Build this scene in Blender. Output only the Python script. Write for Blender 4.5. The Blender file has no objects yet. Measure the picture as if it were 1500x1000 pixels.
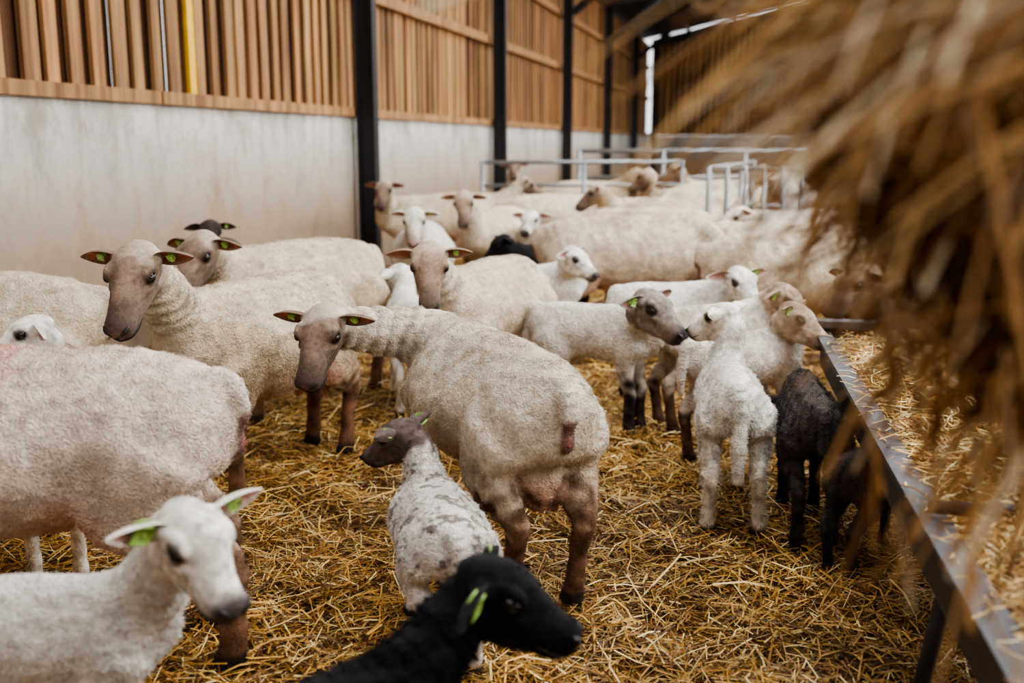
import bpy, math, random
import numpy as np
from mathutils import Vector, Matrix, noise
random.seed(3); rng=np.random.default_rng(5)
scene=bpy.context.scene
COL=scene.collection
def lin(r,g,b):
    f=lambda c:(c/255/12.92 if c/255<=.04045 else ((c/255+.055)/1.055)**2.4)
    return np.array([f(r),f(g),f(b)])
# ---------------------------------------------------------------- materials
def newmat(name):
    m=bpy.data.materials.new(name); m.use_nodes=True
    nt=m.node_tree; b=nt.nodes['Principled BSDF']; return m,nt,b
def simple(name,col,rough=.6,metal=0,nscale=8,var=.25,bump=0.0,bscale=60):
    m,nt,b=newmat(name); N=nt.nodes; L=nt.links
    tc=N.new('ShaderNodeTexCoord'); n=N.new('ShaderNodeTexNoise'); n.inputs['Scale'].default_value=nscale; n.inputs['Detail'].default_value=6
    L.new(tc.outputs['Object'],n.inputs['Vector'])
    r=N.new('ShaderNodeValToRGB'); c=np.array(col)
    r.color_ramp.elements[0].position=.3; r.color_ramp.elements[1].position=.7
    r.color_ramp.elements[0].color=(*(c*(1-var)),1); r.color_ramp.elements[1].color=(*np.minimum(c*(1+var),1),1)
    L.new(n.outputs['Fac'],r.inputs['Fac']); L.new(r.outputs['Color'],b.inputs['Base Color'])
    b.inputs['Roughness'].default_value=rough; b.inputs['Metallic'].default_value=metal
    if bump:
        n2=N.new('ShaderNodeTexNoise'); n2.inputs['Scale'].default_value=bscale; n2.inputs['Detail'].default_value=4
        L.new(tc.outputs['Object'],n2.inputs['Vector'])
        bp=N.new('ShaderNodeBump'); bp.inputs['Strength'].default_value=bump; bp.inputs['Distance'].default_value=.01
        L.new(n2.outputs['Fac'],bp.inputs['Height']); L.new(bp.outputs['Normal'],b.inputs['Normal'])
    return m
def coatmat():
    m,nt,b=newmat('sheep_coat'); N=nt.nodes; L=nt.links
    a=N.new('ShaderNodeAttribute'); a.attribute_name='Col'
    tc=N.new('ShaderNodeTexCoord')
    n=N.new('ShaderNodeTexNoise'); n.inputs['Scale'].default_value=75; n.inputs['Detail'].default_value=8; n.inputs['Roughness'].default_value=.72
    L.new(tc.outputs['Object'],n.inputs['Vector'])
    mr=N.new('ShaderNodeMapRange'); mr.inputs['From Min'].default_value=.32; mr.inputs['From Max'].default_value=.68
    mr.inputs['To Min'].default_value=.72; mr.inputs['To Max'].default_value=1.18
    L.new(n.outputs['Fac'],mr.inputs['Value'])
    nl=N.new('ShaderNodeTexNoise'); nl.inputs['Scale'].default_value=15; nl.inputs['Detail'].default_value=4; L.new(tc.outputs['Object'],nl.inputs['Vector'])
    mr2=N.new('ShaderNodeMapRange'); mr2.inputs['From Min'].default_value=.35; mr2.inputs['From Max'].default_value=.65
    mr2.inputs['To Min'].default_value=.86; mr2.inputs['To Max'].default_value=1.08; L.new(nl.outputs['Fac'],mr2.inputs['Value'])
    mm=N.new('ShaderNodeMath'); mm.operation='MULTIPLY'; L.new(mr.outputs[0],mm.inputs[0]); L.new(mr2.outputs[0],mm.inputs[1])
    mx=N.new('ShaderNodeVectorMath'); mx.operation='SCALE'
    L.new(a.outputs['Color'],mx.inputs[0]); L.new(mm.outputs[0],mx.inputs['Scale'])
    L.new(mx.outputs['Vector'],b.inputs['Base Color'])
    v=N.new('ShaderNodeTexVoronoi'); v.inputs['Scale'].default_value=115
    n3=N.new('ShaderNodeTexNoise'); n3.inputs['Scale'].default_value=30; n3.inputs['Detail'].default_value=5
    L.new(tc.outputs['Object'],n3.inputs['Vector'])
    vm=N.new('ShaderNodeVectorMath'); vm.operation='MULTIPLY_ADD'; vm.inputs[1].default_value=(.05,.05,.05)
    L.new(n3.outputs['Color'],vm.inputs[0]); L.new(tc.outputs['Object'],vm.inputs[2]); L.new(vm.outputs['Vector'],v.inputs['Vector'])
    ad=N.new('ShaderNodeMath'); ad.operation='ADD'; L.new(v.outputs['Distance'],ad.inputs[0]); L.new(n.outputs['Fac'],ad.inputs[1])
    bp=N.new('ShaderNodeBump'); bp.inputs['Distance'].default_value=.007
    ms=N.new('ShaderNodeMath'); ms.operation='MULTIPLY_ADD'; ms.inputs[1].default_value=.65; ms.inputs[2].default_value=.22
    L.new(a.outputs['Alpha'],ms.inputs[0]); L.new(ms.outputs[0],bp.inputs['Strength'])
    L.new(ad.outputs[0],bp.inputs['Height']); L.new(bp.outputs['Normal'],b.inputs['Normal'])
    b.inputs['Roughness'].default_value=.95
    b.inputs['Sheen Weight'].default_value=.05
    b.inputs['Specular IOR Level'].default_value=.1
    return m
def attrmat(name,rough=.6):
    m,nt,b=newmat(name); a=nt.nodes.new('ShaderNodeAttribute'); a.attribute_name='Col'
    nt.links.new(a.outputs['Color'],b.inputs['Base Color']); b.inputs['Roughness'].default_value=rough
    b.inputs['Specular IOR Level'].default_value=.3
    return m
M_COAT=coatmat()
M_EYE=simple('eye_gloss',lin(26,18,12),.08,0,30,.3)
M_DARK=simple('nostril_skin',lin(30,23,22),.5)
M_TAG=simple('green_ear_tag',lin(158,200,104),.4,0,20,.1)
M_STRAW=attrmat('straw',.5)
MATS=[M_COAT,M_EYE,M_DARK,M_TAG]
# ---------------------------------------------------------------- mesh helper
def build(name,parts,mats,smooth=True,parent=None):
    V=np.concatenate([p[0] for p in parts]).astype(np.float32)
    off=0; lv=[]; tot=[]; mi=[]; C=[]
    for v,Fs,m,c in parts:
        for F in Fs:
            F=np.asarray(F)
            if len(F)==0: continue
            lv.append((F+off).ravel()); tot.append(np.full(len(F),F.shape[1])); mi.append(np.full(len(F),m))
        C.append(np.ones((len(v),4)) if c is None else c); off+=len(v)
    lv=np.concatenate(lv).astype(np.int32); tot=np.concatenate(tot); mi=np.concatenate(mi).astype(np.int32)
    me=bpy.data.meshes.new(name)
    me.vertices.add(len(V)); me.vertices.foreach_set('co',V.ravel())
    me.loops.add(len(lv)); me.loops.foreach_set('vertex_index',lv)
    me.polygons.add(len(tot)); st=np.concatenate([[0],np.cumsum(tot)[:-1]]).astype(np.int32)
    me.polygons.foreach_set('loop_start',st)
    me.polygons.foreach_set('material_index',mi)
    me.polygons.foreach_set('use_smooth',np.full(len(tot),smooth))
    me.update(calc_edges=True)
    ca=me.color_attributes.new('Col','FLOAT_COLOR','POINT'); ca.data.foreach_set('color',np.concatenate(C).astype(np.float32).ravel())
    for m in mats: me.materials.append(m)
    o=bpy.data.objects.new(name,me); COL.objects.link(o)
    if parent: o.parent=parent
    return o
def catmull(P,sub):
    P=np.asarray(P,float); out=[]
    Q=np.vstack([2*P[0]-P[1],P,2*P[-1]-P[-2]])
    for i in range(len(P)-1):
        p0,p1,p2,p3=Q[i:i+4]
        for k in range(sub):
            t=k/sub
            out.append(.5*((2*p1)+(-p0+p2)*t+(2*p0-5*p1+4*p2-p3)*t*t+(-p0+3*p1-3*p2+p3)*t**3))
    out.append(P[-1]); return np.array(out)
def loft(P,R,ref=(0,0,1),n=20,sub=4):
    A=catmull(np.hstack([np.asarray(P,float),np.asarray(R,float)]),sub)
    P=A[:,:3]; R=np.maximum(A[:,3:],.0008)
    T=np.gradient(P,axis=0); T/=np.linalg.norm(T,axis=1)[:,None]+1e-9
    ref=np.asarray(ref,float); S=np.cross(T,ref); S/=np.linalg.norm(S,axis=1)[:,None]+1e-9; U=np.cross(S,T)
    th=np.arange(n)/n*2*math.pi
    V=P[:,None]+S[:,None]*(R[:,0,None,None]*np.cos(th)[None,:,None])+U[:,None]*(R[:,1,None,None]*np.sin(th)[None,:,None])
    k=len(P); V=V.reshape(-1,3); V=np.vstack([V,P[0],P[-1]])
    i=np.arange(k-1)[:,None]*n; j=np.arange(n)[None,:]; j2=(j+1)%n
    Q=np.stack([i+j,i+j2,i+n+j2,i+n+j],-1).reshape(-1,4)
    a=np.arange(n); b=(a+1)%n
    T1=np.stack([np.full(n,k*n),b,a],-1); T2=np.stack([np.full(n,k*n+1),(k-1)*n+a,(k-1)*n+b],-1)
    return V,[Q,np.vstack([T1,T2])]
def ellip(c,r,n=14):
    c=np.asarray(c,float); a=np.linspace(-1,1,9)
    P=[c+np.array([r[0]*math.sin(t*math.pi/2),0,0]) for t in a]
    R=[(max(r[1]*math.cos(t*math.pi/2),.001),max(r[2]*math.cos(t*math.pi/2),.001)) for t in a]
    return loft(P,R,n=n,sub=1)
def segd(V,a,b):
    a=np.asarray(a,float); b=np.asarray(b,float); d=b-a
    t=np.clip(((V-a)@d)/(d@d),0,1); return np.linalg.norm(V-(a+t[:,None]*d),axis=1)
def ss(x,a,b):
    t=np.clip((x-a)/(b-a),0,1); return t*t*(3-2*t)
def nz(V,f,seed):
    return np.array([noise.noise((v[0]*f+seed,v[1]*f+seed*1.7,v[2]*f)) for v in V.tolist()])
def mixc(C,col,m): return C*(1-m[:,None])+np.asarray(col)[None,:]*m[:,None] if np.ndim(col)==1 else C*(1-m[:,None])+col*m[:,None]
# ---------------------------------------------------------------- sheep
EWE=dict(trunk=[(-.50,.585,.03,.05),(-.475,.585,.10,.10),(-.42,.575,.15,.145),(-.33,.567,.178,.172),(-.2,.555,.195,.195),(-.05,.535,.235,.22),(.1,.53,.228,.218),(.24,.55,.19,.20),(.36,.57,.145,.17),(.45,.58,.095,.125),(.50,.59,.03,.05)],
 hip=(-.335,.10,.545),r_hip=(.115,.155),stifle=(-.260,.130,.42),r_st=(.075,.115),gas=(-.35,.118,.335),r_gas=(.053,.076),hock=(-.43,.10,.262),r_hock=(.033,.046),hc=(-.412,.095,.17),r_c=(.025,.031),hf=(-.395,.095,.06),r_f=(.028,.033),hoof=(-.375,.095,.0),r_h=(.033,.041),
 sh=(.32,.105,.52),r_sh=(.085,.135),el=(.27,.115,.40),r_el=(.052,.07),fa=(.285,.105,.32),r_fa=(.038,.048),kn=(.31,.10,.235),r_kn=(.033,.036),fc=(.305,.10,.14),ff=(.305,.10,.06),fh=(.325,.10,.0),
 neck0=(.34,0,.62),nr0=(.105,.14),nr1=(.055,.062),hs=1.0,hl=.88,nt=.14)
LAMB=dict(trunk=[(-.255,.385,.012,.02),(-.24,.38,.05,.052),(-.20,.372,.076,.078),(-.13,.363,.088,.09),(-.04,.355,.092,.098),(.05,.352,.094,.10),(.13,.36,.083,.095),(.19,.368,.066,.085),(.235,.375,.04,.055),(.255,.38,.01,.02)],
 hip=(-.165,.05,.355),r_hip=(.058,.08),stifle=(-.115,.066,.28),r_st=(.040,.058),gas=(-.168,.058,.225),r_gas=(.028,.040),hock=(-.213,.052,.175),r_hock=(.021,.028),hc=(-.205,.05,.11),r_c=(.017,.020),hf=(-.195,.05,.04),r_f=(.019,.022),hoof=(-.183,.05,0),r_h=(.022,.027),
 sh=(.165,.05,.34),r_sh=(.045,.065),el=(.13,.055,.265),r_el=(.03,.04),fa=(.138,.052,.21),r_fa=(.024,.029),kn=(.15,.05,.155),r_kn=(.020,.022),fc=(.148,.05,.09),ff=(.148,.05,.04),fh=(.16,.05,0),
 neck0=(.16,0,.39),nr0=(.060,.078),nr1=(.038,.044),hs=.74,hl=.54,nt=.07)
def style(wool,face,leg,muz=None,ear=None,spots=None,var=.12,faceamt=1,legamt=1,warm=.5,cap=0.):
    return dict(wool=lin(*wool),face=lin(*face),leg=lin(*leg),muz=lin(*(muz or face)),ear=lin(*(ear or (190,140,125))),spots=spots,var=var,fa=faceamt,la=legamt,warm=warm,cap=cap)
S_MAIN=style((226,215,198),(122,102,90),(102,74,56),(80,66,60),(176,120,94),var=.2,warm=.7,cap=.75)
S_CREAM=style((228,213,192),(150,128,112),(106,78,58),(106,90,82),(180,124,100),cap=.6,var=.16,warm=.6)
S_PINK=style((232,217,204),(168,142,122),(112,82,62),(120,98,88),(180,122,96),warm=.45,var=.15)
S_GREY=style((218,203,180),(130,110,96),(106,76,56),(90,76,70),(176,112,88),warm=.7,cap=.7,var=.2)
S_WHITE=style((234,227,216),(230,222,210),(202,186,166),(190,160,150),(215,165,150))
S_LAMB=style((238,234,228),(234,228,220),(214,203,188),(88,80,80),(224,170,160),warm=.2)
S_SPOT=style((228,222,216),(96,84,80),(198,186,174),(54,46,44),(170,135,125),spots=(lin(118,108,104),20,.10),warm=.15)
S_GFACE=style((230,223,215),(142,132,126),(62,52,48),(50,46,50),(160,120,110),warm=.2)
S_BLACK=style((30,29,33),(28,27,31),(24,23,25),(19,18,20),(60,52,52),var=.35,warm=0)
S_BROWN=style((72,64,62),(60,52,50),(44,38,35),(34,30,29),(84,68,62),var=.25,warm=0)
S_BROWNLEG=style((230,222,212),(184,164,146),(92,70,56),(90,76,70),(184,134,118),warm=.5)
def sheep(name,x,y,hd,s=1,head=None,look=None,kind='ewe',st=S_CREAM,feet=None,vox=.011,fuzz=0,tag=(1,1),girth=1,zs=1,seed=0,tail=None,hs=1,earup=.05,paint=None,flen=.005,udder=1,earback=.15):
    D=EWE if kind=='ewe' else LAMB
    a=math.radians(hd); ca,sa=math.cos(a),math.sin(a)
    def tol(v,pos):
        dx,dy=v[0]-(x if pos else 0),v[1]-(y if pos else 0)
        q=np.array([dx*ca+dy*sa,-dx*sa+dy*ca,v[2]])
        return q/np.array([s,s,s*zs]) if pos else q
    hp=tol(head,True) if head else np.array([.62,0,.84] if kind=='ewe' else [.30,0,.55])
    f=tol(look,False) if look else np.array([.75,0,-.62]); f=f/np.linalg.norm(f)
    up=np.array([0,0,1.]);
    if abs(f[2])>.95: up=np.array([1,0,.3])
    side=np.cross(up,f); side/=np.linalg.norm(side); u=np.cross(f,side)   # side = animal's left
    k=D['hs']*hs; kl=D['hl']*hs
    H=lambda a_,b_,c_: hp+f*a_*kl+side*b_*k+u*c_*k
    def blob(c,r,n=14):
        v,F=ellip((0,0,0),(r[0]*k,r[1]*k,r[2]*k),n); return H(*c)+v[:,:1]*f+v[:,1:2]*side+v[:,2:]*u,F
    parts=[]
    T=D['trunk']; v,F=loft([(t[0],0,t[1]) for t in T],[(t[2]*girth,t[3]) for t in T],n=28)
    zt=T[5][1]; rt=T[5][3]
    v[:,1]*=1-.22*ss(v[:,2],zt,zt+rt*1.05); parts.append((v,F))
    feet=feet or {}
    legs=[]
    def off(p,sg,d,w): return (p[0]+d[0]*w,sg*p[1]*(girth if w<.5 else 1)+d[1]*w,max(p[2],0))
    for key,sg in (('hl',1),('hr',-1)):
        d=feet.get(key,(0,0))
        P=[off(D['hip'],sg,d,0),off(D['stifle'],sg,d,.15),off(D['gas'],sg,d,.4),off(D['hock'],sg,d,.6),off(D['hc'],sg,d,.8),off(D['hf'],sg,d,.95),off(D['hoof'],sg,d,1)]
        parts.append(loft(P,[D['r_hip'],D['r_st'],D['r_gas'],D['r_hock'],D['r_c'],D['r_f'],D['r_h']],ref=(1,0,0.01),n=14)); legs.append(P)
    for key,sg in (('fl',1),('fr',-1)):
        d=feet.get(key,(0,0))
        P=[off(D['sh'],sg,d,0),off(D['el'],sg,d,.1),off(D['fa'],sg,d,.3),off(D['kn'],sg,d,.55),off(D['fc'],sg,d,.8),off(D['ff'],sg,d,.95),off(D['fh'],sg,d,1)]
        parts.append(loft(P,[D['r_sh'],D['r_el'],D['r_fa'],D['r_kn'],D['r_c'],D['r_f'],D['r_h']],ref=(1,0,0.01),n=14)); legs.append(P)
    # neck
    n0=np.array(D['neck0']); e=H(-.01,0,-.035); d0=np.linalg.norm(e-n0)
    toh=(e-n0)/d0
    c1=n0+np.array([1,0,.35])*D['nt']; c2=e-(f*.25+toh*.6+np.array([0,0,.25]))*d0*.3
    P=[];R=[]
    for t in np.linspace(0,1,8):
        P.append((1-t)**3*n0+3*(1-t)**2*t*c1+3*(1-t)*t*t*c2+t**3*e); q=t**.75
        R.append((D['nr0'][0]*(1-q)+D['nr1'][0]*hs*q,D['nr0'][1]*(1-q)+D['nr1'][1]*hs*q))
    NP=np.array(P)
    P.append(H(.05,0,-.02)); R.append((D['nr1'][0]*.8*hs,D['nr1'][0]*.8*hs))
    ref=(0,0,1) if abs(toh[2])<.8 else (1,0,.2)
    parts.append(loft(P,R,ref=ref,n=20))
    # head
    if kind=='ewe':
        HS=[(-.055,-.012,.035,.035),(-.03,-.004,.058,.054),(.015,.004,.070,.062),(.065,.006,.066,.060),(.115,.005,.051,.052),(.16,.004,.043,.046),(.205,-.001,.041,.041),(.24,-.005,.043,.038),(.262,-.010,.036,.033),(.275,-.013,.018,.018)]
    else:
        HS=[(-.06,-.012,.03,.035),(-.03,-.002,.052,.054),(.02,.008,.063,.062),(.07,.010,.062,.061),(.12,.003,.050,.051),(.165,-.004,.042,.044),(.21,-.008,.039,.040),(.24,-.010,.038,.038),(.263,-.014,.032,.032),(.278,-.016,.016,.018)]
    parts.append(loft([H(a_,0,b_) for a_,b_,_,_ in HS],[(w*k,h*k) for *_,w,h in HS],ref=u,n=24))
    JW=[(.0,-.03,.038,.035),(.05,-.044,.050,.038),(.11,-.045,.041,.034),(.17,-.040,.032,.024),(.225,-.038,.030,.019),(.255,-.036,.018,.013)]
    parts.append(loft([H(a_,0,b_) for a_,b_,_,_ in JW],[(w*k,h*k) for *_,w,h in JW],ref=u,n=18))
    ex=.0625 if kind=='ewe' else .0575
    for sg in (1,-1):
        parts.append(blob((.064,sg*(ex-.006),.040),(.032,.017,.016)))   # brow
        parts.append(blob((.088,sg*(ex-.008),.004),(.032,.013,.011)))   # cheek bone
        parts.append(blob((.0,sg*.055,.02),(.024,.022,.022)))
        parts.append(blob((.250,sg*.026,.006),(.015,.013,.013)))
    if kind=='ewe':
        parts.append(loft([(-.45,0,.685),(-.495,0,.655),(-.52,0,.605),(-.522,0,.56)],[(.035,.03),(.034,.026),(.027,.022),(.014,.012)],ref=(1,0,0),n=12))
        parts.append(ellip((-.495,0,.525),(.026,.024,.042)))
        for sg in (1,-1): parts.append(ellip((-.27,sg*.105,.665),(.05,.035,.035)))
        if udder:
            ub=udder
            parts.append(ellip((-.33,.0,.365),(.09,.085,.105*ub)))
            for sg in (1,-1): parts.append(loft([(-.31,sg*.05,.30),(-.305,sg*.065,.25),(-.302,sg*.07,.235)],[(.022,.022),(.012,.012),(.006,.006)],ref=(1,0,0),n=10))
    else:
        tl=tail if tail is not None else .14
        parts.append(loft([(-.215,0,.435),(-.25,0,.42),(-.268,0,.39),(-.275,0,.39-tl*.5),(-.272,0,.39-tl)],[(.03,.02),(.026,.018),(.021,.016),(.019,.014),(.012,.010)],ref=(1,0,0),n=12))
    V=np.concatenate([p[0] for p in parts]); F=[]; o=0
    for v,Fs in parts:
        for q in Fs: F+= (q+o).tolist()
        o+=len(v)
    tm=bpy.data.meshes.new('t'); tm.from_pydata(V.tolist(),[],F); tm.update()
    to=bpy.data.objects.new('t',tm); COL.objects.link(to)
    vs=vox if kind=='ewe' else vox*.62
    md=to.modifiers.new('r','REMESH'); md.mode='VOXEL'; md.voxel_size=vs
    sm=to.modifiers.new('s','SMOOTH'); sm.factor=.5; sm.iterations=3
    dg=bpy.context.evaluated_depsgraph_get(); ev=to.evaluated_get(dg); em=ev.to_mesh()
    nv=len(em.vertices); V=np.empty(nv*3,np.float32); em.vertices.foreach_get('co',V); V=V.reshape(-1,3).astype(float)
    Nn=np.empty(nv*3,np.float32); em.vertices.foreach_get('normal',Nn); Nn=Nn.reshape(-1,3).astype(float)
    nl=len(em.loops); lv=np.empty(nl,np.int32); em.loops.foreach_get('vertex_index',lv)
    npol=len(em.polygons); ls=np.empty(npol,np.int32); lt=np.empty(npol,np.int32); em.polygons.foreach_get('loop_start',ls); em.polygons.foreach_get('loop_total',lt)
    ed=np.empty(len(em.edges)*2,np.int32); em.edges.foreach_get('vertices',ed); ed=ed.reshape(-1,2)
    Fa=[]
    for kk in np.unique(lt):
        q=ls[lt==kk]; Fa.append(lv[q[:,None]+np.arange(kk)[None,:]])
    ev.to_mesh_clear(); bpy.data.objects.remove(to); bpy.data.meshes.remove(tm)
    sc=1 if kind=='ewe' else .55
    hd0=segd(V,H(-.02,0,0),H(.25,0,-.02))
    wgt=ss(hd0,.085*k,.15*k)*ss(V[:,2],.30*sc/.95,.42*sc/.95)
    if kind=='ewe':
        wgt*=1-.93*(1-ss(segd(V,(-.53,0,.66),(-.50,0,.50)),.04,.07))
        wgt*=1-.8*(1-ss(np.linalg.norm(V-np.array([-.33,0,.34]),axis=1),.10,.14))
    else: wgt*=1-.93*(1-ss(segd(V,(-.25,0,.42),(-.275,0,.2)),.022,.04))
    deg=np.bincount(ed.ravel(),minlength=nv)[:,None]
    for it in range(int(.26*sc**.5/vs)):
        S=np.zeros_like(V)
        for c_ in range(3): S[:,c_]=np.bincount(ed[:,0],V[ed[:,1],c_],nv)+np.bincount(ed[:,1],V[ed[:,0],c_],nv)
        V=V+(S/deg-V)*(wgt*.7)[:,None]
    n1=nz(V,7 if kind=='ewe' else 12,seed+.3); n2=nz(V,24 if kind=='ewe' else 34,seed+3.1)
    hx=(V-hp)@f; hd_=segd(V,H(.0,0,0),H(.22,0,-.02))
    face=1-ss(hd_+n2*.012,.082*k,.102*k)
    legm=np.zeros(len(V))
    for P in legs:
        d=np.minimum(np.minimum(segd(V,P[2],P[3]),segd(V,P[3],P[5])),segd(V,P[5],P[6])); legm=np.maximum(legm,1-ss(d+n2*.03*sc,.06*sc,.10*sc))
    zr=.48 if kind=='ewe' else .26
    legm*=1-ss(V[:,2]+n2*.12*sc,zr*.5,zr)
    wool=1-np.maximum(face,legm)
    disp=(n1*.009+n2*.004)*wool*sc+n2*.005*legm*sc
    if kind=='ewe':
        best=np.full(len(V),9.); tt=np.zeros(len(V))
        for i_ in range(len(NP)-1):
            d=segd(V,NP[i_],NP[i_+1]); m_=d<best; ab=NP[i_+1]-NP[i_]; tp_=np.clip(((V-NP[i_])@ab)/(ab@ab),0,1)
            tt[m_]=(i_+tp_)[m_]; best[m_]=d[m_]
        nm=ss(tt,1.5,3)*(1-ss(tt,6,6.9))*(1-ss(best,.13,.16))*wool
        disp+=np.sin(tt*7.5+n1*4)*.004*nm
        disp+=np.sin(V[:,0]*95+n1*5+V[:,2]*20)*.0015*wool*(V[:,2]>.45)
    V=V+Nn*disp[:,None]
    C=np.tile(st['wool'],(len(V),1)); C=C*(1+st['var']*(n1*1.0+n2*.8))[:,None]
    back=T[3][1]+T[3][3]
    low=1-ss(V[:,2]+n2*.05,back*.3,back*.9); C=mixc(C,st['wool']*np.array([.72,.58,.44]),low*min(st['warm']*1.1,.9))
    if st['warm']>.3:
        n4=nz(V,3.2,seed+20)
        C=mixc(C,st['wool']*np.array([.62,.55,.47]),ss(n4+n2*.4,.02,.5)*.5*st['warm']*1.5)
        C=mixc(C,st['wool']*np.array([.42,.39,.36]),ss(n1+n2*.8,.40,.75)*.5)
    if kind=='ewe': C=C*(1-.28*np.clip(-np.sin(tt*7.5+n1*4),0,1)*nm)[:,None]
    if st['spots'] is not None:
        sp,fq,th=st['spots']; ns=nz(V,fq,seed+9)*.8+.8*nz(V,fq*3.3,seed+5); C=mixc(C,sp,ss(ns,th,th+.4)*.85)
    if kind=='ewe':
        if udder: C=mixc(C,lin(200,154,136),(1-ss(np.linalg.norm((V-np.array([-.32,0,.32]))/np.array([1,1,1.05]),axis=1),.09,.12))*(V[:,2]<.40)*.85)
        C=mixc(C,lin(124,86,76),(1-ss(segd(V,(-.525,0,.57),(-.515,0,.49)),.018,.034))*.9)
        C=mixc(C,lin(206,110,112),(1-ss(segd(V,(-.535,0,.535),(-.53,0,.495)),.010,.018)))
        C=mixc(C,lin(218,160,142),(1-ss(segd(V,(-.17,.12,.37),(-.17,-.12,.37)),.06,.12))*.5)
    C=mixc(C,st['leg'],legm*st['la'])
    C=C*(1+ (n2*.8*legm))[:,None]
    n5=nz(V,70,seed+2)
    fc=np.tile(st['face'],(len(V),1))*(1+.4*n2+.45*n5)[:,None]
    mz=ss(hx/kl,.13,.25) if kind=='ewe' else ss(hx/kl,.20,.262); fc=mixc(fc,st['muz'],mz)
    hu=(V-hp)@u/k; hsd=np.abs((V-hp)@side)/k
    if kind=='ewe':
        fc=mixc(fc,st['muz']*.85,(1-ss(hu,-.04,.0))*.4)
        fc=mixc(fc,np.minimum(st['face']*1.5,.9),(1-ss(hsd,.008,.03))*ss(hu,.02,.05)*(1-ss(hx/kl,.15,.2))*.5)
        fc=mixc(fc,lin(150,112,104),(1-ss(np.linalg.norm(V-H(.275,0,-.005),axis=1),.012*k,.03*k))*.45)
    if st['cap']:
        fc=mixc(fc,st['wool']*.8,(1-ss(hx/kl+n2*.06,.0,.06))*st['cap'])
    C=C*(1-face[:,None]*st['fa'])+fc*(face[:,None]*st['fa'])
    for sg in (1,-1):
        C=mixc(C,st['muz']*.35,(1-ss(np.linalg.norm(V-H(.078,sg*ex,.026),axis=1),.018*k,.030*k))*.85)
        C=mixc(C,st['muz']*.3,(1-ss(np.linalg.norm(V-H(.260,sg*.026,.008),axis=1),.006*k,.013*k))*.8)
    C=mixc(C,lin(46,38,32),(1-ss(V[:,2],.03*sc/1,.05*sc+.005)))
    if paint is not None:
        pc,pr,pcol=paint; C=mixc(C,lin(*pcol),(1-ss(np.linalg.norm(V-np.array(pc),axis=1)+n2*.05,pr*.5,pr))*.6)
    C=np.clip(C,0.002,.95)
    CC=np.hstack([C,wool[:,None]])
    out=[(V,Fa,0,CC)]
    if fuzz:
        Q=[q for q in Fa if q.shape[1]==4][0]
        ar=np.linalg.norm(np.cross(V[Q[:,2]]-V[Q[:,0]],V[Q[:,3]]-V[Q[:,1]]),axis=1); wq=wool[Q].mean(1); pr=ar*(.6+.4*wq); pr/=pr.sum()
        idx=rng.choice(len(Q),fuzz,p=pr); a1=rng.random((fuzz,1)); a2=rng.random((fuzz,1)); q=Q[idx]
        bl=lambda X:(X[q[:,0]]*(1-a1)+X[q[:,1]]*a1)*(1-a2)+(X[q[:,3]]*(1-a1)+X[q[:,2]]*a1)*a2
        p=bl(V); n=bl(Nn); c=bl(CC); w=c[:,3:4]; lg=bl(legm[:,None])
        t=rng.normal(size=(fuzz,3)); t-=n*(t*n).sum(1,keepdims=True); t/=np.linalg.norm(t,axis=1,keepdims=True)
        t2=rng.normal(size=(fuzz,3))
        cl=np.stack([np.sin(p[:,0]*230+p[:,2]*120),np.sin(p[:,1]*210+3+p[:,0]*90),np.sin(p[:,2]*220+1)],1)
        L=flen*(.35+.65*w+.9*lg)*(.6+.8*rng.random((fuzz,1)))
        tip=p+(n*.75+cl*.55+t2*.2+np.array([[0,0,-.25]]))*L
        wd=t*(.0008*(1.0 if kind=='ewe' else .8))
        VV=np.stack([p-wd-n*.001,p+wd-n*.001,tip],1).reshape(-1,3)
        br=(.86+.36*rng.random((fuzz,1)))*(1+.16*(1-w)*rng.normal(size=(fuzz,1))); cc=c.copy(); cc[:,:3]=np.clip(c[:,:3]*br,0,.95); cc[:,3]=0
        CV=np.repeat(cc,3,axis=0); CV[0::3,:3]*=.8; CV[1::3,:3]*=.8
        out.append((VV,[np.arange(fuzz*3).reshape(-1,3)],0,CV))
    # ears
    eu=earup+.12*math.sin(seed*2.3)
    for sg,tg in ((1,tag[0]),(-1,tag[1])):
        e=side*sg*.95-f*earback+u*(eu+.05*sg*math.sin(seed*5.1)); e/=np.linalg.norm(e)
        nn=f*.9+u*.1; nn=nn-e*(nn@e); nn/=np.linalg.norm(nn); ac=np.cross(nn,e)
        base=H(.0,sg*(.056 if kind=='ewe' else .048),.022); Le=(.114 if kind=='ewe' else .128)*k; We=.031*k
        ti=np.linspace(0,1,12); ji=np.linspace(-1,1,7)
        g=[];b=[];fcx=[];bcx=[]
        for t in ti:
            w=We*(max(math.sin(math.pi*(.14+.85*t)),0.03))**.75*(1-.25*t)
            for j in ji:
                cup=(j*j-.5)*w*.75
                p=base+e*Le*t+ac*w*j+nn*cup-np.array([0,0,1])*.022*k*t*t
                g.append(p+nn*.0012*(1-j*j)); b.append(p-nn*.0055*(1-j*j)*k)
                edge=ss(np.array([abs(j)]),.5,1)[0]
                col=st['ear']*(1-edge)+st['face']*edge
                if t>.85: col=st['face']
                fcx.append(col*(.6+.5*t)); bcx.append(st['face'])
        m=len(g); i=np.arange(11)[:,None]*7; j=np.arange(6)[None,:]
        q=np.stack([i+j,i+j+1,i+7+j+1,i+7+j],-1).reshape(-1,4)
        Vv=np.array(g+b); Cc=np.hstack([np.array(fcx+bcx),np.full((2*m,1),.15)])
        out.append((Vv,[q,q[:,::-1]+m],0,Cc))
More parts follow.
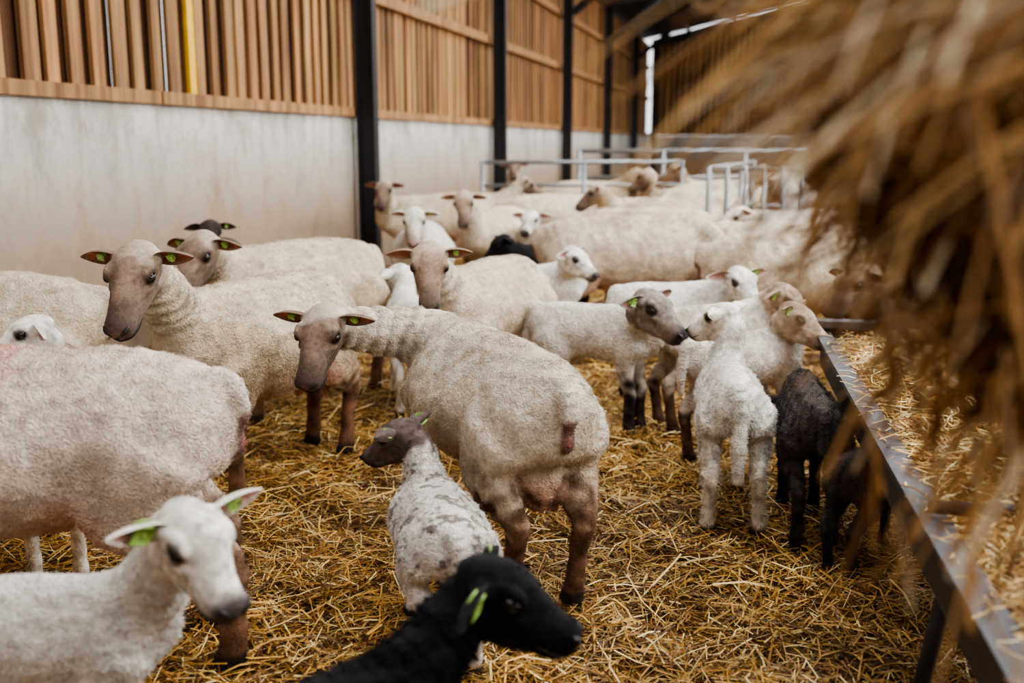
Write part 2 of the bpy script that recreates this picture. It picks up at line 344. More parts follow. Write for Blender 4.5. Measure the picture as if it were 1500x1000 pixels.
        if tg:
            tg=tg*(.85 if kind=='ewe' else 1)
            c=base+e*Le*.42+nn*.002-np.array([0,0,1])*.004*k; du=.0125*(k**.5)*tg; dv=.0135*(k**.5)*tg
            o_=[]
            for a_,b_ in ((-1,-.6),(-1,1),(1,1),(1,-.6),(.4,-1.1),(-.4,-1.1)):
                for w_ in (0,.003): o_.append(c+e*a_*du+ac*b_*dv+nn*(w_+.002+.004*abs(b_)))
            o_=np.array(o_); idx=np.array([0,2,4,6,8,10])
            sides=np.array([[idx[i_],idx[(i_+1)%6],idx[(i_+1)%6]+1,idx[i_]+1] for i_ in range(6)])
            out.append((o_,[idx[None,:],(idx+1)[None,::-1],sides],3,None))
            v,F=ellip((0,0,0),(.005,.005,.005),8); out.append((v+c+nn*.006,F,3,None))
            o2=o_-nn*.014; out.append((o2,[idx[None,:],(idx+1)[None,::-1],sides],3,None))
        v,F=blob((.077,sg*ex,.026),(.019,.0135,.0145)); out.append((v,F,1,None))
        v,F=loft([H(.270,sg*.011,.000),H(.262,sg*.026,.010),H(.246,sg*.036,.015)],[(.006*k,.005*k),(.008*k,.006*k),(.002*k,.002*k)],ref=u,n=8,sub=3); out.append((v+f*.003,F,2,None))
        v,F=loft([H(.274,0,-.028),H(.260,sg*.026,-.030),H(.225,sg*.040,-.030),H(.185,sg*.042,-.030)],[(.003*k,.002*k)]*3+[(.001,.001)],ref=u,n=6,sub=3); out.append((v,F,2,None))
    v,F=loft([H(.278,0,-.006),H(.276,0,-.026)],[(.002*k,.002*k)]*2,ref=side,n=6,sub=2); out.append((v,F,2,None))
    o=build(name,out,MATS)
    o.location=(x,y,0); o.rotation_euler=(0,0,a); o.scale=(s,s,s*zs)
    return o
# hero animals
sheep('ewe',-.065,3.02,115,.98,head=(-.585,3.17,.70),look=(-.16,-.62,-.77),st=S_MAIN,vox=.0075,fuzz=180000,seed=1,hs=1.04,feet={'hl':(.0,.02),'hr':(-.05,.035)},zs=.95)
sheep('ewe',-1.20,2.36,184,1.06,st=S_PINK,vox=.009,fuzz=140000,seed=2,feet={'hl':(-.10,0),'hr':(-.02,0)},paint=((.08,.05,.74),.16,(225,130,125)),head=(-1.95,2.55,.75),look=(-.7,.2,-.7),zs=.98)
sheep('ewe',-.93,3.74,247,1.03,head=(-1.12,3.07,.90),look=(-.08,-.65,-.75),st=S_GREY,vox=.009,fuzz=100000,seed=3,hs=1.04,feet={'hr':(-.05,0)})
sheep('ewe',-.11,4.72,245,.97,head=(-.335,4.15,.80),look=(.04,-.62,-.78),st=S_CREAM,vox=.011,fuzz=50000,seed=4,hs=1.08,tag=(1,0))
sheep('ewe',-1.04,4.85,231,1.07,head=(-1.28,4.25,.83),look=(-.25,-.65,-.7),st=S_GREY,vox=.012,fuzz=50000,seed=5,hs=1.05)
sheep('ewe',-2.08,3.85,190,1.03,st=S_GREY,vox=.012,fuzz=40000,seed=6)
sheep('white_lamb',-1.40,2.97,115,1.2,head=(-1.48,3.16,.67),look=(-.75,-.35,-.35),kind='lamb',st=S_LAMB,fuzz=20000,seed=7,tag=(0,0))
sheep('spotted_lamb',-.185,2.45,104,1.0,head=(-.285,2.70,.47),look=(-.62,.30,-.5),kind='lamb',st=S_SPOT,vox=.008,fuzz=90000,seed=8,girth=1.3,zs=.86,flen=.0065,tail=.13,hs=1.15,tag=(1.2,1.5),earup=.3)
sheep('white_lamb',-.88,1.74,4,1.06,head=(-.555,1.64,.61),look=(.55,-.45,-.6),kind='lamb',st=S_LAMB,vox=.008,fuzz=90000,seed=9,flen=.006,hs=1.12,earup=.2,tag=(1,1.5))
sheep('black_lamb',-.31,1.36,40,1.05,head=(-.05,1.57,.535),look=(.88,-.1,-.45),kind='lamb',st=S_BLACK,vox=.008,fuzz=110000,seed=10,flen=.010,hs=1.15,tag=(1.3,1.5))
sheep('white_lamb',.74,3.38,84,1.16,head=(.78,3.64,.635),look=(-.6,.5,-.35),kind='lamb',st=S_LAMB,vox=.008,fuzz=90000,seed=11,tail=.22,flen=.007,feet={'hl':(0,.02),'hr':(0,-.02)},earup=.2,tag=(1,0))
sheep('white_lamb',.93,4.0,28,1.15,head=(1.10,4.0,.58),look=(.7,-.45,-.5),kind='lamb',st=S_BROWNLEG,vox=.010,fuzz=25000,seed=12,earup=.3,tag=(0,1),hs=1.1)
sheep('brown_legged_lamb',.90,4.5,22,1.22,head=(1.20,4.55,.58),look=(.6,-.4,-.6),kind='lamb',st=S_BROWNLEG,vox=.010,fuzz=25000,seed=13,tail=.08,tag=(0,1),hs=1.1)
sheep('grey_faced_lamb',.37,4.42,-28,1.25,head=(.55,4.17,.60),look=(.6,-.5,-.5),kind='lamb',st=S_GFACE,vox=.009,fuzz=40000,seed=14,hs=1.2,tag=(0,1))
sheep('white_lamb',.82,5.05,8,1.28,head=(1.10,4.98,.60),look=(.35,-.75,-.5),kind='lamb',st=S_LAMB,vox=.011,fuzz=25000,seed=15,earup=.1,tag=(1,0),hs=1.1)
sheep('dark_brown_lamb',.97,3.23,82,1.06,head=(1.01,3.57,.33),look=(.3,.5,-.75),kind='lamb',st=S_BROWN,vox=.008,fuzz=60000,seed=16,tail=.08,tag=(0,0),flen=.008)
sheep('dark_brown_lamb',1.09,2.92,38,.84,head=(1.30,3.08,.28),look=(.6,.3,-.7),kind='lamb',st=S_BROWN,vox=.009,fuzz=40000,seed=17,tail=.08,tag=(0,0),flen=.008)
sheep('ewe',2.08,4.85,188,1.0,head=(1.55,4.55,.66),look=(-.65,-.4,-.65),st=S_GREY,seed=18,fuzz=20000,vox=.012,tag=(0,1))
sheep('ewe',.70,6.3,2,1.10,head=(1.32,6.1,.60),look=(.5,-.4,-.75),st=S_CREAM,seed=19,fuzz=30000,vox=.013,tag=(0,0))
sheep('ewe',1.55,5.6,6,1.05,head=(2.1,5.4,.5),look=(.5,-.3,-.8),st=S_GREY,seed=20,fuzz=20000,vox=.014,tag=(0,0))
sheep('ewe',-.12,8.1,246,1.02,head=(-.35,7.5,.86),look=(0,-.6,-.8),st=S_CREAM,seed=21,vox=.015,tag=(0,0))
sheep('ewe',-.62,7.1,268,.96,head=(-.62,6.55,.80),look=(.02,-.6,-.8),st=S_WHITE,seed=22,vox=.015,tag=(1,0))
sheep('ewe',-.72,9.4,188,1.06,head=(-1.1,8.95,.88),look=(-.1,-.7,-.7),st=S_GREY,seed=23,vox=.016,tag=(0,0))
sheep('ewe',.38,9.7,8,1.05,st=S_CREAM,seed=24,vox=.016,tag=(0,0),head=(.95,9.6,.7))
sheep('ewe',1.3,9.1,182,1.05,st=S_GREY,seed=25,vox=.016,tag=(0,0),head=(.75,8.95,.85))
sheep('ewe',1.75,10.4,150,1.08,st=S_CREAM,seed=26,vox=.016,tag=(0,0),head=(1.35,10.3,.95))
sheep('ewe',1.05,7.6,176,1.05,st=S_GREY,seed=27,vox=.015,tag=(0,0),head=(.5,7.4,.5))
sheep('ewe',-.5,10.5,10,1.02,st=S_GREY,seed=28,vox=.016,tag=(0,0))
sheep('ewe',2.75,9.3,100,1.1,st=S_WHITE,seed=29,vox=.016,tag=(0,0))
sheep('ewe',1.75,6.75,170,1.0,st=S_CREAM,seed=30,vox=.015,tag=(0,0),head=(1.2,6.75,.45))
sheep('white_lamb',.12,5.75,20,1.3,head=(.32,5.6,.64),look=(.7,-.4,-.5),kind='lamb',st=S_LAMB,seed=31,tag=(0,0))
sheep('white_lamb',-.5,4.85,100,1.2,head=(-.56,5.15,.60),look=(-.5,.4,-.4),kind='lamb',st=S_LAMB,seed=32,fuzz=10000,tag=(0,0))
sheep('black_lamb',.22,6.95,200,1.3,kind='lamb',st=S_BLACK,seed=33,tag=(0,0),head=(-.05,6.85,.6))
sheep('white_lamb',.3,7.9,150,1.3,kind='lamb',st=S_LAMB,seed=34,tag=(0,0),head=(.15,7.7,.7),look=(-.3,-.7,-.5))
sheep('ewe',-1.85,6.4,275,.88,head=(-1.74,5.92,.77),look=(.2,-.7,-.5),st=S_BROWN,seed=35,vox=.015,tag=(1,0))
sheep('ewe',3.3,8.9,95,1.0,st=S_CREAM,seed=36,vox=.016,tag=(0,0))
sheep('ewe',.9,12.6,15,1.08,st=S_CREAM,seed=37,vox=.018,tag=(0,0),head=(1.5,12.5,.9))
sheep('ewe',2.6,12.9,195,1.08,st=S_GREY,seed=38,vox=.018,tag=(0,0),head=(2.0,12.6,.95))
sheep('ewe',2.5,6.6,12,1.03,st=S_CREAM,seed=39,vox=.016,tag=(0,0),head=(3.1,6.6,.6))
sheep('ewe',3.9,12.2,170,1.05,st=S_CREAM,seed=40,vox=.018,tag=(0,0))
sheep('ewe',2.2,7.7,200,1.03,st=S_WHITE,seed=41,vox=.016,tag=(0,0),head=(1.65,7.45,.75))
sheep('ewe',2.2,11.6,20,1.1,st=S_GREY,seed=42,vox=.018,tag=(0,0),head=(2.8,11.6,.95))
sheep('ewe',.05,12.9,265,1.05,st=S_GREY,seed=43,vox=.018,tag=(0,0),head=(.02,12.3,1.0),look=(0,-.7,-.6))
sheep('ewe',3.3,11.0,260,1.05,st=S_CREAM,seed=44,vox=.018,tag=(0,0),head=(3.2,10.4,.98),look=(0,-.7,-.6))
# ---------------------------------------------------------------- barn
WD=np.array([.2398,.9708]); WN=np.array([.9708,-.2398]); W0=np.array([-3.97,0.])
def bp(s_,d,z): p=W0+WD*s_+WN*d; return (p[0],p[1],z)
def boxes(name,L,mat,parent=None,var=0):
    V=[];F=[];C=[]
    for (s0,s1,d0,d1,z0,z1) in L:
        o=len(V); g=1-var+2*var*random.random(); hshift=1+(random.random()-.5)*var*.4
        for z in (z0,z1):
            for a_,b_ in ((s0,d0),(s1,d0),(s1,d1),(s0,d1)): V.append(bp(a_,b_,z)); C.append((g,g*hshift,g*hshift,1))
        F+=[[o,o+1,o+2,o+3],[o+7,o+6,o+5,o+4],[o,o+4,o+5,o+1],[o+1,o+5,o+6,o+2],[o+2,o+6,o+7,o+3],[o+3,o+7,o+4,o]]
    return build(name,[(np.array(V),[np.array(F)],0,np.array(C))],[mat],smooth=False,parent=parent)
def concrete():
    m,nt,b=newmat('limewashed_concrete'); N=nt.nodes; L=nt.links
    tc=N.new('ShaderNodeTexCoord'); sp=N.new('ShaderNodeSeparateXYZ'); L.new(tc.outputs['Object'],sp.inputs[0])
    n=N.new('ShaderNodeTexNoise'); n.inputs['Scale'].default_value=2.2; n.inputs['Detail'].default_value=10; n.inputs['Roughness'].default_value=.72
    mp=N.new('ShaderNodeMapping'); mp.inputs['Scale'].default_value=(1,1,.55); L.new(tc.outputs['Object'],mp.inputs[0]); L.new(mp.outputs[0],n.inputs['Vector'])
    r=N.new('ShaderNodeValToRGB'); e=r.color_ramp.elements; e[0].position=.38; e[0].color=(*lin(154,150,142),1); e[1].position=.56; e[1].color=(*lin(208,208,207),1)
    L.new(n.outputs['Fac'],r.inputs[0])
    ad=N.new('ShaderNodeMath'); ad.operation='MULTIPLY_ADD'; ad.inputs[1].default_value=-1.8; L.new(n.outputs['Fac'],ad.inputs[0]); L.new(sp.outputs['Z'],ad.inputs[2])
    mr=N.new('ShaderNodeMapRange'); mr.inputs['From Min'].default_value=-.30; mr.inputs['From Max'].default_value=.42; mr.inputs['To Min'].default_value=.9; mr.inputs['To Max'].default_value=0
    L.new(ad.outputs[0],mr.inputs['Value'])
    mx=N.new('ShaderNodeMixRGB'); L.new(mr.outputs[0],mx.inputs[0]); L.new(r.outputs[0],mx.inputs[1]); mx.inputs[2].default_value=(*lin(144,118,92),1)
    mp3=N.new('ShaderNodeMapping'); mp3.inputs['Scale'].default_value=(9,9,.6); L.new(tc.outputs['Object'],mp3.inputs[0])
    n4=N.new('ShaderNodeTexNoise'); n4.inputs['Scale'].default_value=1.3; n4.inputs['Detail'].default_value=7; L.new(mp3.outputs[0],n4.inputs['Vector'])
    r4=N.new('ShaderNodeValToRGB'); r4.color_ramp.elements[0].position=.54; r4.color_ramp.elements[0].color=(0,0,0,1); r4.color_ramp.elements[1].position=.72; r4.color_ramp.elements[1].color=(.5,.5,.5,1)
    L.new(n4.outputs['Fac'],r4.inputs[0]); m4=N.new('ShaderNodeMixRGB'); L.new(r4.outputs[0],m4.inputs[0]); L.new(mx.outputs[0],m4.inputs[1]); m4.inputs[2].default_value=(*lin(150,140,122),1)
    n2=N.new('ShaderNodeTexNoise'); n2.inputs['Scale'].default_value=14; n2.inputs['Detail'].default_value=12; n2.inputs['Roughness'].default_value=.82; L.new(mp.outputs[0],n2.inputs['Vector'])
    r2=N.new('ShaderNodeValToRGB'); r2.color_ramp.elements[0].position=.52; r2.color_ramp.elements[0].color=(0,0,0,1); r2.color_ramp.elements[1].position=.61; r2.color_ramp.elements[1].color=(.7,.7,.7,1)
    L.new(n2.outputs['Fac'],r2.inputs[0]); m2=N.new('ShaderNodeMixRGB'); L.new(r2.outputs[0],m2.inputs[0]); L.new(m4.outputs[0],m2.inputs[1]); m2.inputs[2].default_value=(*lin(164,148,118),1)
    L.new(m2.outputs[0],b.inputs['Base Color']); b.inputs['Roughness'].default_value=.85
    bm_=N.new('ShaderNodeBump'); bm_.inputs['Strength'].default_value=.35; bm_.inputs['Distance'].default_value=.01; L.new(n2.outputs['Fac'],bm_.inputs['Height']); L.new(bm_.outputs[0],b.inputs['Normal'])
    return m
def wood(name,c1,c2):
    m,nt,b=newmat(name); N=nt.nodes; L=nt.links
    tc=N.new('ShaderNodeTexCoord'); mp=N.new('ShaderNodeMapping'); mp.inputs['Scale'].default_value=(12,12,.7); L.new(tc.outputs['Object'],mp.inputs[0])
    n=N.new('ShaderNodeTexNoise'); n.inputs['Scale'].default_value=1.5; n.inputs['Detail'].default_value=6; L.new(mp.outputs[0],n.inputs['Vector'])
    r=N.new('ShaderNodeValToRGB'); r.color_ramp.elements[0].position=.35; r.color_ramp.elements[1].position=.68
    r.color_ramp.elements[0].color=(*lin(*c1),1); r.color_ramp.elements[1].color=(*lin(*c2),1)
    a=N.new('ShaderNodeAttribute'); a.attribute_name='Col'; mx=N.new('ShaderNodeVectorMath'); mx.operation='MULTIPLY'
    L.new(n.outputs['Fac'],r.inputs[0]); L.new(r.outputs[0],mx.inputs[0]); L.new(a.outputs['Color'],mx.inputs[1]); L.new(mx.outputs[0],b.inputs['Base Color']); b.inputs['Roughness'].default_value=.75
    return m
M_CONC=concrete(); M_WOOD=wood('timber_boards',(118,82,50),(180,138,90)); M_WOOD_SHADED=wood('timber_boards_shaded',(58,36,22),(96,64,38))  # outer boards: same timber, darkened so the gap shade is in the colour
M_STEEL=simple('dark_steel',lin(34,34,38),.55,.2); M_GALV=simple('galvanised_steel',lin(140,145,150),.45,.6); M_YEL=simple('yellow_paint',lin(226,178,40),.5)
M_ROOF=simple('roof_sheet',lin(50,49,50),.7); M_TR=simple('trough_steel',lin(46,45,51),.6,.0,nscale=5,var=.4)
boxes('wall_left',[(-3,35.4,-.2,0,-.05,1.5)],M_CONC)
boxes('wall_back',[(35.45,35.6,0,15,-.05,1.5)],M_CONC)
boxes('wall_right',[(-3,35.4,15.2,15.4,-.05,1.2)],M_CONC)
boxes('unseen_wall_front',[(-3.25,-3.05,0,15,-.05,1.5)],M_CONC)  # unseen gable behind camera, added to block sky light from that end
posts=[-.3,4.6]+[.25+5*k for k in range(2,8)]
L1=[];L2=[]
s_=-3
while s_<35.2:
    w=.075+random.random()*.06
    L1.append((s_,s_+w,-.10,-.07,1.585,4.4)); p_=.15+random.random()*.10; L2.append((s_+w-.04,s_+p_+.04,-.155,-.13,1.51,4.4)); s_+=p_
emp=bpy.data.objects.new('timber_cladding_left',None); COL.objects.link(emp)
boxes('inner_boards',L1,M_WOOD,emp,.38); boxes('outer_boards',L2,M_WOOD_SHADED,emp,.4)
boxes('sole_plate',[(s0,s0+2.48,-.15,.04+.01*random.random(),1.5,1.58) for s0 in np.arange(-3,35,2.5)],M_WOOD,emp,.15)
boxes('rails',[(-3,35.3,-.07,.0,z,z+.11) for z in (2.62,3.58)],M_WOOD,emp)
boxes('yellow_board',[(7.48,7.56,-.07,-.04,1.585,4.3)],M_YEL,emp)
for nm_,s1_,s2_ in (('timber_cladding_back',35.46,35.54),('unseen_cladding_front',-3.09,-3.17)):  # front cladding is unseen, added with its gable to darken the near end
    emp=bpy.data.objects.new(nm_,None); COL.objects.link(emp)
    La=[];Lb=[]; d=.1
    while d<14.8:
        top=4.4+min(d,15-d)*.22; La.append((s1_,s1_+.03,d,d+.11,1.51,top)); Lb.append((s2_,s2_+.03,d+.08,d+.23,1.51,top)); d+=.2
    boxes('inner_boards',La,M_WOOD,emp,.25); boxes('outer_boards',Lb,M_WOOD_SHADED,emp,.25)
def beam(P0,P1,w,h,parts):
    P0=np.array(P0);P1=np.array(P1); t=P1-P0; L=np.linalg.norm(t); t/=L
    a_=np.array([WD[0],WD[1],0]); b_=np.cross(t,a_); b_/=np.linalg.norm(b_)
    for (x0,x1,y0,y1) in ((-w/2,w/2,-h/2,-h/2+.014),(-w/2,w/2,h/2-.014,h/2),(-.006,.006,-h/2,h/2)):
        V=[p+a_*xx+b_*yy for p in (P0,P1) for xx,yy in ((x0,y0),(x1,y0),(x1,y1),(x0,y1))]
        parts.append((np.array(V),[np.array([[0,1,2,3],[7,6,5,4],[0,4,5,1],[1,5,6,2],[2,6,7,3],[3,7,4,0]])],0,None))
for q in posts:
    P=[]
    beam(bp(q,.15,0),bp(q,.15,4.35),.12,.18,P); beam(bp(q,14.85,0),bp(q,14.85,4.35),.12,.18,P)
    beam(bp(q,.05,4.4),bp(q,7.5,6.0),.14,.26,P); beam(bp(q,14.95,4.4),bp(q,7.5,6.0),.14,.26,P)
    beam(bp(q,.24,3.6),bp(q,1.5,4.6),.12,.12,P); beam(bp(q,14.76,3.6),bp(q,13.5,4.6),.12,.12,P)
    build('steel_portal_frame',P,[M_STEEL],smooth=False)
def roofside(d0,d1,z0,z1,name):
    V=[];F=[]
    ns=240; ss_=np.linspace(-3.3,35.6,ns)
    for i,s1 in enumerate(ss_):
        zz=.03*(i%2)
        for k in range(7):
            t=k/6; V.append(bp(s1,d0+(d1-d0)*t,z0+(z1-z0)*t+zz))
    for i in range(ns-1):
        sm=(ss_[i]+ss_[i+1])/2
        for k in range(6):
            if 1<=k<=4 and ((sm-.25)%5)>3.9 and sm<26: continue
            o=i*7+k; F.append([o,o+1,o+8,o+7])
    return build(name,[(np.array(V),[np.array(F)],0,None)],[M_ROOF],smooth=False)
roofside(-.4,7.5,4.52,6.2,'roof_left'); roofside(15.4,7.5,4.52,6.2,'roof_right')
PL=[]
for d in (1.2,2.6,4,5.4,6.8):
    z=4.52+ (d+.4)/7.9*1.68-.13; PL.append((-3,35.3,d-.04,d+.04,z,z+.12)); PL.append((-3,35.3,15-d-.04,15-d+.04,z,z+.12))
boxes('roof_purlins',PL,M_STEEL)
def tube(P,r,n=10,sub=1):
    P=np.array(P,float); t=P[-1]-P[0]; ref=(0,0,1) if abs(t[2])<.8*np.linalg.norm(t) else (0,1,0)
    V,F=loft(P,[(r,r)]*len(P),ref=ref,n=n,sub=sub); return (V,F,0,None)
def gate(a_,b_,zs,posts_,P,r=.022):
    a_=np.array(a_);b_=np.array(b_)
    for z in zs: P.append(tube([(*a_,z),(*b_,z)],r))
    for t in posts_:
        p=a_+(b_-a_)*t; P.append(tube([(*p,0),(*p,max(zs)+.02)],r*1.1))
P=[]; gate((-.32,11.2),(1.9,11.6),(.3,.55,.8,1.05),(0,.5,1),P); build('galvanised_gate',P,[M_GALV])
P=[]; gate((1.6,8.4),(3.3,8.0),(.45,1.05),[i/12 for i in range(13)],P,.018); gate((1.6,8.4),(2.7,11.6),(.3,.6,1.05),(0,.33,.66,1),P); build('feed_barrier',P,[M_GALV])
P=[]; gate((.9,13.9),(5.5,14.6),(.4,.8,1.15),(0,.25,.5,.75,1),P,.03); build('galvanised_gate',P,[M_GALV])
# ---------------------------------------------------------------- floor & straw
def hgt(x,y):
    return .016*np.sin(x*3.1+y*1.7)+.014*np.sin(x*7.3-y*5.1+1)+.009*np.sin(x*13+y*17)-.008
gx=np.linspace(-12,22,400); gy=np.linspace(-7,40,540); X,Y=np.meshgrid(gx,gy); Vf=np.stack([X,Y,hgt(X,Y)-.025],-1).reshape(-1,3)
i=np.arange(539)[:,None]*400; j=np.arange(399)[None,:]; Q=np.stack([i+j,i+j+1,i+401+j,i+400+j],-1).reshape(-1,4)
M_FL=simple('trodden_straw_ground',lin(108,76,42),.9,0,nscale=30,var=.6,bump=.8,bscale=120)
build('floor',[(Vf,[Q],0,None)],[M_FL])
PAL=np.array([lin(212,168,92),lin(180,134,64),lin(236,210,148),lin(142,98,48),lin(96,66,36),lin(200,154,78)])
def ribbons(P,az,pit,Ln,W,pal=PAL,pw=None,shade=None):
    n=len(P); d=np.stack([np.cos(az)*np.cos(pit),np.sin(az)*np.cos(pit),np.sin(pit)],1)
    s=np.stack([-np.sin(az),np.cos(az),rng.normal(0,.6,n)],1); s/=np.linalg.norm(s,axis=1)[:,None]
    bend=rng.normal(0,.12,(n,3))*Ln[:,None]; bend[:,2]=abs(bend[:,2])*.5
    h=d*Ln[:,None]/2; w=s*W[:,None]/2
    a_=P-h;b_=P+bend;c=P+h
    V=np.stack([a_-w,a_+w,b_-w,b_+w,c-w,c+w],1).reshape(-1,3)
    o=np.arange(n)[:,None]*6; F=np.concatenate([o+np.array([[0,1,3,2]]),o+np.array([[2,3,5,4]])])
    ci=rng.choice(len(pal),n,p=pw); C=pal[ci]*(.75+.45*rng.random((n,1)))
    if shade is not None: C=C*shade[:,None]
    C=np.hstack([np.clip(C,0,.95),np.ones((n,1))])
    return (V,[F],0,np.repeat(C,6,axis=0))
def field(n,y0,y1,l0,l1,w,zt=.04,pt=.25):
    y=np.sqrt(rng.uniform(y0**2,y1**2,n)); x=rng.uniform(-1,1,n)*(.62*y+.6)
    k=x>-3.8+.247*y; x=x[k];y=y[k]; n=len(x)
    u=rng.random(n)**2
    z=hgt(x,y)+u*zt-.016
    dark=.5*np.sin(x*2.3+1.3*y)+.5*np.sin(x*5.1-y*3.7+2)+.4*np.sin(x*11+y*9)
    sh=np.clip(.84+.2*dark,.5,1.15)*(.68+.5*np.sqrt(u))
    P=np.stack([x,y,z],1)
    return ribbons(P,rng.uniform(0,2*math.pi,n),rng.normal(0,pt,n),rng.uniform(l0,l1,n),rng.uniform(w*.5,w*1.3,n),shade=sh)
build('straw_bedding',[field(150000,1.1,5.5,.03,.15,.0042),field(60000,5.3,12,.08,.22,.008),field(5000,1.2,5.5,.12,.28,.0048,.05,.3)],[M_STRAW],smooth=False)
# ---------------------------------------------------------------- trough
TD=np.array([.187,.982]); TN=np.array([.982,-.187]); T0=np.array([.724,1.33])
def tp(s_,d,z): p=T0+TD*s_+TN*d; return np.array([p[0],p[1],z])
emp=bpy.data.objects.new('feed_trough',None); COL.objects.link(emp)
prof=[(0,.38),(-.004,.50),(-.03,.505),(-.03,.52),(.03,.52),(.03,.508),(.008,.505),(.02,.39),(.60,.39),(.612,.505),(.59,.508),(.59,.52),(.65,.52),(.65,.505),(.624,.50),(.62,.38)]
V=[tp(s_,a_,b_) for s_ in (-.7,2.74) for a_,b_ in prof]; n=len(prof)
build('tray',[(np.array(V),[np.array([[i,(i+1)%n,n+(i+1)%n,n+i] for i in range(n)])],0,None)],[M_TR],smooth=False,parent=emp)
def slab(s0,s1,d0,d1,z0,z1):
    V=[tp(a_,b_,z) for z in (z0,z1) for a_,b_ in ((s0,d0),(s1,d0),(s1,d1),(s0,d1))]
    return (np.array(V),[np.array([[0,1,2,3],[7,6,5,4],[0,4,5,1],[1,5,6,2],[2,6,7,3],[3,7,4,0]])],0,None)
build('end_plates',[slab(-.7,-.69,0,.62,.38,.52),slab(2.74,2.75,0,.62,.38,.54),slab(2.70,2.78,-.03,.65,.535,.56)],[M_TR],smooth=False,parent=emp)
P=[]
for s0 in (-.55,.75,2.5):
    P.append(tube([tp(s0,.08,.39),tp(s0,.02,0)],.018)); P.append(tube([tp(s0,.54,.39),tp(s0,.6,0)],.018))
P.append(tube([tp(.62,-.01,.54),tp(.62,.63,.54)],.014)); P.append(tube([tp(.0,.05,.36),tp(.28,-.16,.02)],.022))
build('legs',P,[M_TR],parent=emp)
def heap(sv,dv): 
    t=dv/.62; return .45+.085*np.sin(np.clip(t,0,1)*math.pi)**.7*(1-.6*ss(np.asarray(sv,float),2.2,2.7))+.02*np.sin(sv*7+dv*9)*np.sin(t*math.pi)+.015*np.sin(sv*17-dv*13)*np.sin(t*math.pi)
n=60; m=18; V=[]
for i in range(n):
    for j in range(m):
        s0=-.68+3.4*i/(n-1); d0=.02+.58*j/(m-1); V.append(tp(s0,d0,float(heap(s0,d0))))
F=np.array([[i*m+j,i*m+j+1,(i+1)*m+j+1,(i+1)*m+j] for i in range(n-1) for j in range(m-1)])
N_=30000; sv=rng.uniform(-.66,2.66,N_); dv=rng.uniform(.04,.60,N_); u=rng.random(N_)**2
PP=T0+TD*sv[:,None]+TN*dv[:,None]; zz=heap(sv,dv)+u*.035+.002
N2=250; sv2=rng.uniform(-.6,2.6,N2); dv2=rng.uniform(-.02,.08,N2); P2=T0+TD*sv2[:,None]+TN*dv2[:,None]
PALH=np.array([lin(226,190,120),lin(206,164,92),lin(242,222,168),lin(172,128,70),lin(132,94,52)])
build('straw_heap',[(np.array(V),[F],0,None)],[M_FL],parent=emp)
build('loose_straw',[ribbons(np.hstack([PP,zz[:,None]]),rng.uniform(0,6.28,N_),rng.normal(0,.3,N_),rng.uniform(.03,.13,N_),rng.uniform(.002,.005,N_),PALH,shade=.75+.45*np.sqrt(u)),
  ribbons(np.hstack([P2,rng.uniform(.523,.532,(N2,1))]),rng.uniform(0,6.28,N2),rng.normal(0,.1,N2),rng.uniform(.03,.09,N2),rng.uniform(.002,.004,N2),PALH)],[M_STRAW],smooth=False,parent=emp)
# ---------------------------------------------------------------- hanging straw bale
def stalks(P,d,L,r,droop,pal,nseg=6,ns=5,bn=.12):
    n=len(P); d=d/np.linalg.norm(d,axis=1)[:,None]; t=np.linspace(0,1,nseg)
    b=rng.normal(0,bn,(n,3)); b[:,2]-=droop
    C=P[:,None]+d[:,None]*(t[None,:,None]*L[:,None,None])+b[:,None]*((t**2)[None,:,None]*L[:,None,None])
    s=np.cross(d,[0.1,.2,1.]); s/=np.linalg.norm(s,axis=1)[:,None]; u_=np.cross(s,d)
    th=np.arange(ns)/ns*2*math.pi
    ring=s[:,None]*np.cos(th)[None,:,None]+u_[:,None]*np.sin(th)[None,:,None]*.6
    V=(C[:,:,None]+ring[:,None]*r[:,None,None,None]).reshape(-1,3)
    o=np.arange(n)[:,None,None]*nseg*ns+np.arange(nseg-1)[None,:,None]*ns; j=np.arange(ns)[None,None,:]; j2=(j+1)%ns
    F=np.stack([o+j,o+j2,o+ns+j2,o+ns+j],-1).reshape(-1,4)
    ci=rng.integers(0,len(pal),n); Cc=np.hstack([np.clip(pal[ci]*(.7+.5*rng.random((n,1))),0,.95),np.ones((n,1))])
    return (V,[F],0,np.repeat(Cc,nseg*ns,axis=0))
PALB=np.array([lin(222,186,128),lin(194,152,98),lin(250,236,204),lin(150,112,68),lin(104,74,44)])
PALL=np.array([lin(226,190,132),lin(196,156,102),lin(252,240,210),lin(164,124,76),lin(124,90,54)])
emp=bpy.data.objects.new('straw_bale',None); COL.objects.link(emp)
v,F=ellip((0,0,0),(.28,.34,.45),48); RB=np.array([.29,.34,.46])
bc=np.array([.59,.93,1.42]); v=v*(1+.35*nz(v,6,2))[:,None]+bc
build('bale_core',[(v,F,0,None)],[simple('bale_core_straw',lin(72,52,32),.9,0,40,.6,1,150)],parent=emp)
n=5600; q=rng.normal(size=(n,3)); q/=np.linalg.norm(q,axis=1)[:,None]; p=bc+q*RB*(.88+.2*rng.random((n,1)))
d=q*.3+rng.normal(0,.8,(n,3))+np.array([-.1,0,-.25])
A=stalks(p,d,rng.uniform(.03,.14,n),rng.uniform(.0012,.0034,n),.15,PALB)
n=330; p=np.stack([rng.uniform(.27,.42,n),rng.uniform(.62,.95,n),rng.uniform(1.27,1.5,n)],1)
d=np.stack([rng.normal(-.6,.5,n),rng.normal(-.05,.3,n),rng.normal(-.2,.6,n)],1)
B=stalks(p,d,rng.uniform(.05,.16,n),rng.uniform(.0014,.0038,n),.25,PALL,bn=.25)
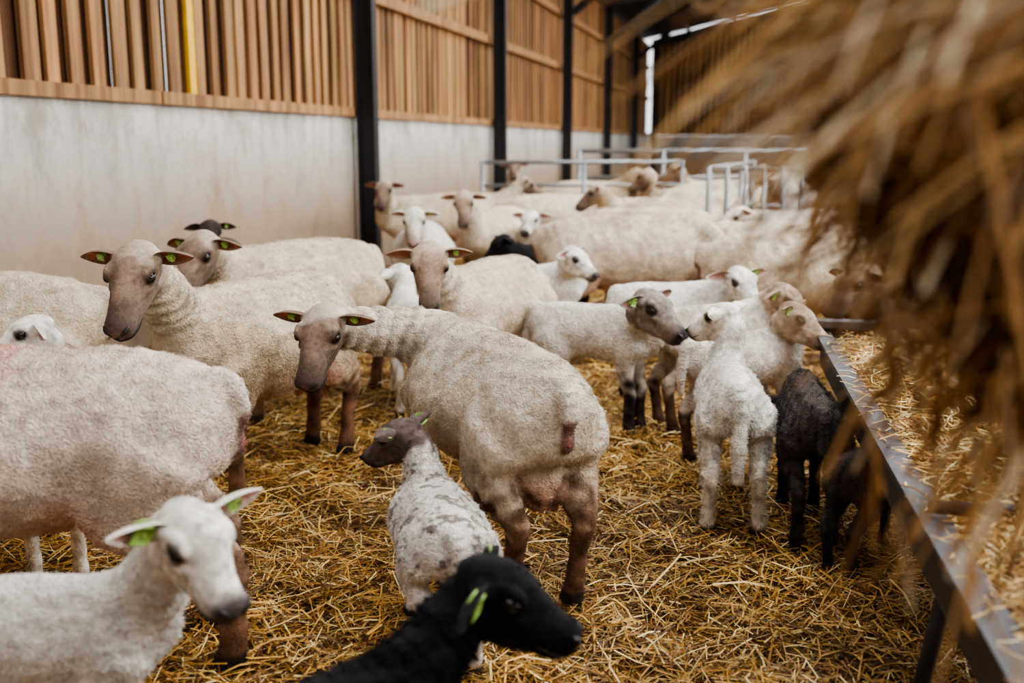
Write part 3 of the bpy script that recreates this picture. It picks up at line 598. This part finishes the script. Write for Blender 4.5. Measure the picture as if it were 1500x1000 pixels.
n=110; p=np.stack([rng.uniform(.25,.40,n),rng.uniform(.5,.85,n),rng.uniform(1.29,1.45,n)],1)
d=np.stack([rng.normal(-.95,.2,n),rng.normal(0,.2,n),rng.normal(-.15,.4,n)],1)
E=stalks(p,d,rng.uniform(.1,.20,n),rng.uniform(.0016,.0040,n),.4,PALL,bn=.25)
n=230; p=np.stack([rng.uniform(.30,.66,n),rng.uniform(.62,.95,n),rng.uniform(.95,1.15,n)],1)
G=stalks(p,np.stack([rng.normal(-.1,.35,n),rng.normal(0,.3,n),np.full(n,-1.)],1),rng.uniform(.03,.12,n),rng.uniform(.0012,.0028,n),.1,PALL)
n=10; p=np.stack([rng.uniform(.30,.5,n),rng.uniform(.65,.9,n),rng.uniform(1.02,1.10,n)],1)
G2=stalks(p,np.tile([[-.05,0,-1.]],(n,1)),rng.uniform(.14,.26,n),rng.uniform(.0012,.002,n),.1,PALL)
build('bale_stalks',[A,B,E,G,G2],[M_STRAW],parent=emp)
P=[]
for d_ in (.66,): 
    P.append(tube([tp(-.8,d_,0),tp(-.8,d_,1.9)],.02)); P.append(tube([tp(.3,d_+.2,0),tp(.3,d_+.2,1.9)],.02))
    P.append(tube([tp(-.8,d_,1.85),tp(.3,d_+.2,1.85)],.016))
for s0 in (-.7,-.4,-.1): P.append(tube([tp(s0,.66,1.85),tp(s0,.0,1.72)],.01))
build('hay_rack',P,[M_STEEL])
# ---------------------------------------------------------------- light, world, camera
w=bpy.data.worlds.new('sky'); scene.world=w; w.use_nodes=True
bg=w.node_tree.nodes['Background']; bg.inputs[0].default_value=(.94,.97,1,1); bg.inputs[1].default_value=2.1
for k,(s0,en) in enumerate([(-1,220),(3.6,300),(8.6,390),(13.6,370),(18.6,320),(23.6,250)]):
    for d,zf,ml in ((3.5,5.1,.85),(10.5,5.3,2.6)):
        l=bpy.data.lights.new('rooflight','AREA'); l.shape='RECTANGLE'; l.size=4.6; l.size_y=1.2; l.energy=en*ml; l.color=(1,.975,.94)
        o=bpy.data.objects.new('rooflight',l); COL.objects.link(o); o.location=bp(s0+.5,d,zf); o.rotation_euler=(0,0,math.atan2(WN[1],WN[0]))
try: scene.view_settings.look='AgX - Medium High Contrast'
except Exception as ex: print(ex)
cam=bpy.data.cameras.new('camera'); co=bpy.data.objects.new('camera',cam); COL.objects.link(co)
co.location=(0,0,1.25); co.rotation_euler=(math.radians(90-10.94),0,0); cam.lens=36; cam.sensor_width=36; cam.clip_start=.05
cam.dof.use_dof=True; cam.dof.focus_distance=3.0; cam.dof.aperture_fstop=2.0
scene.camera=co
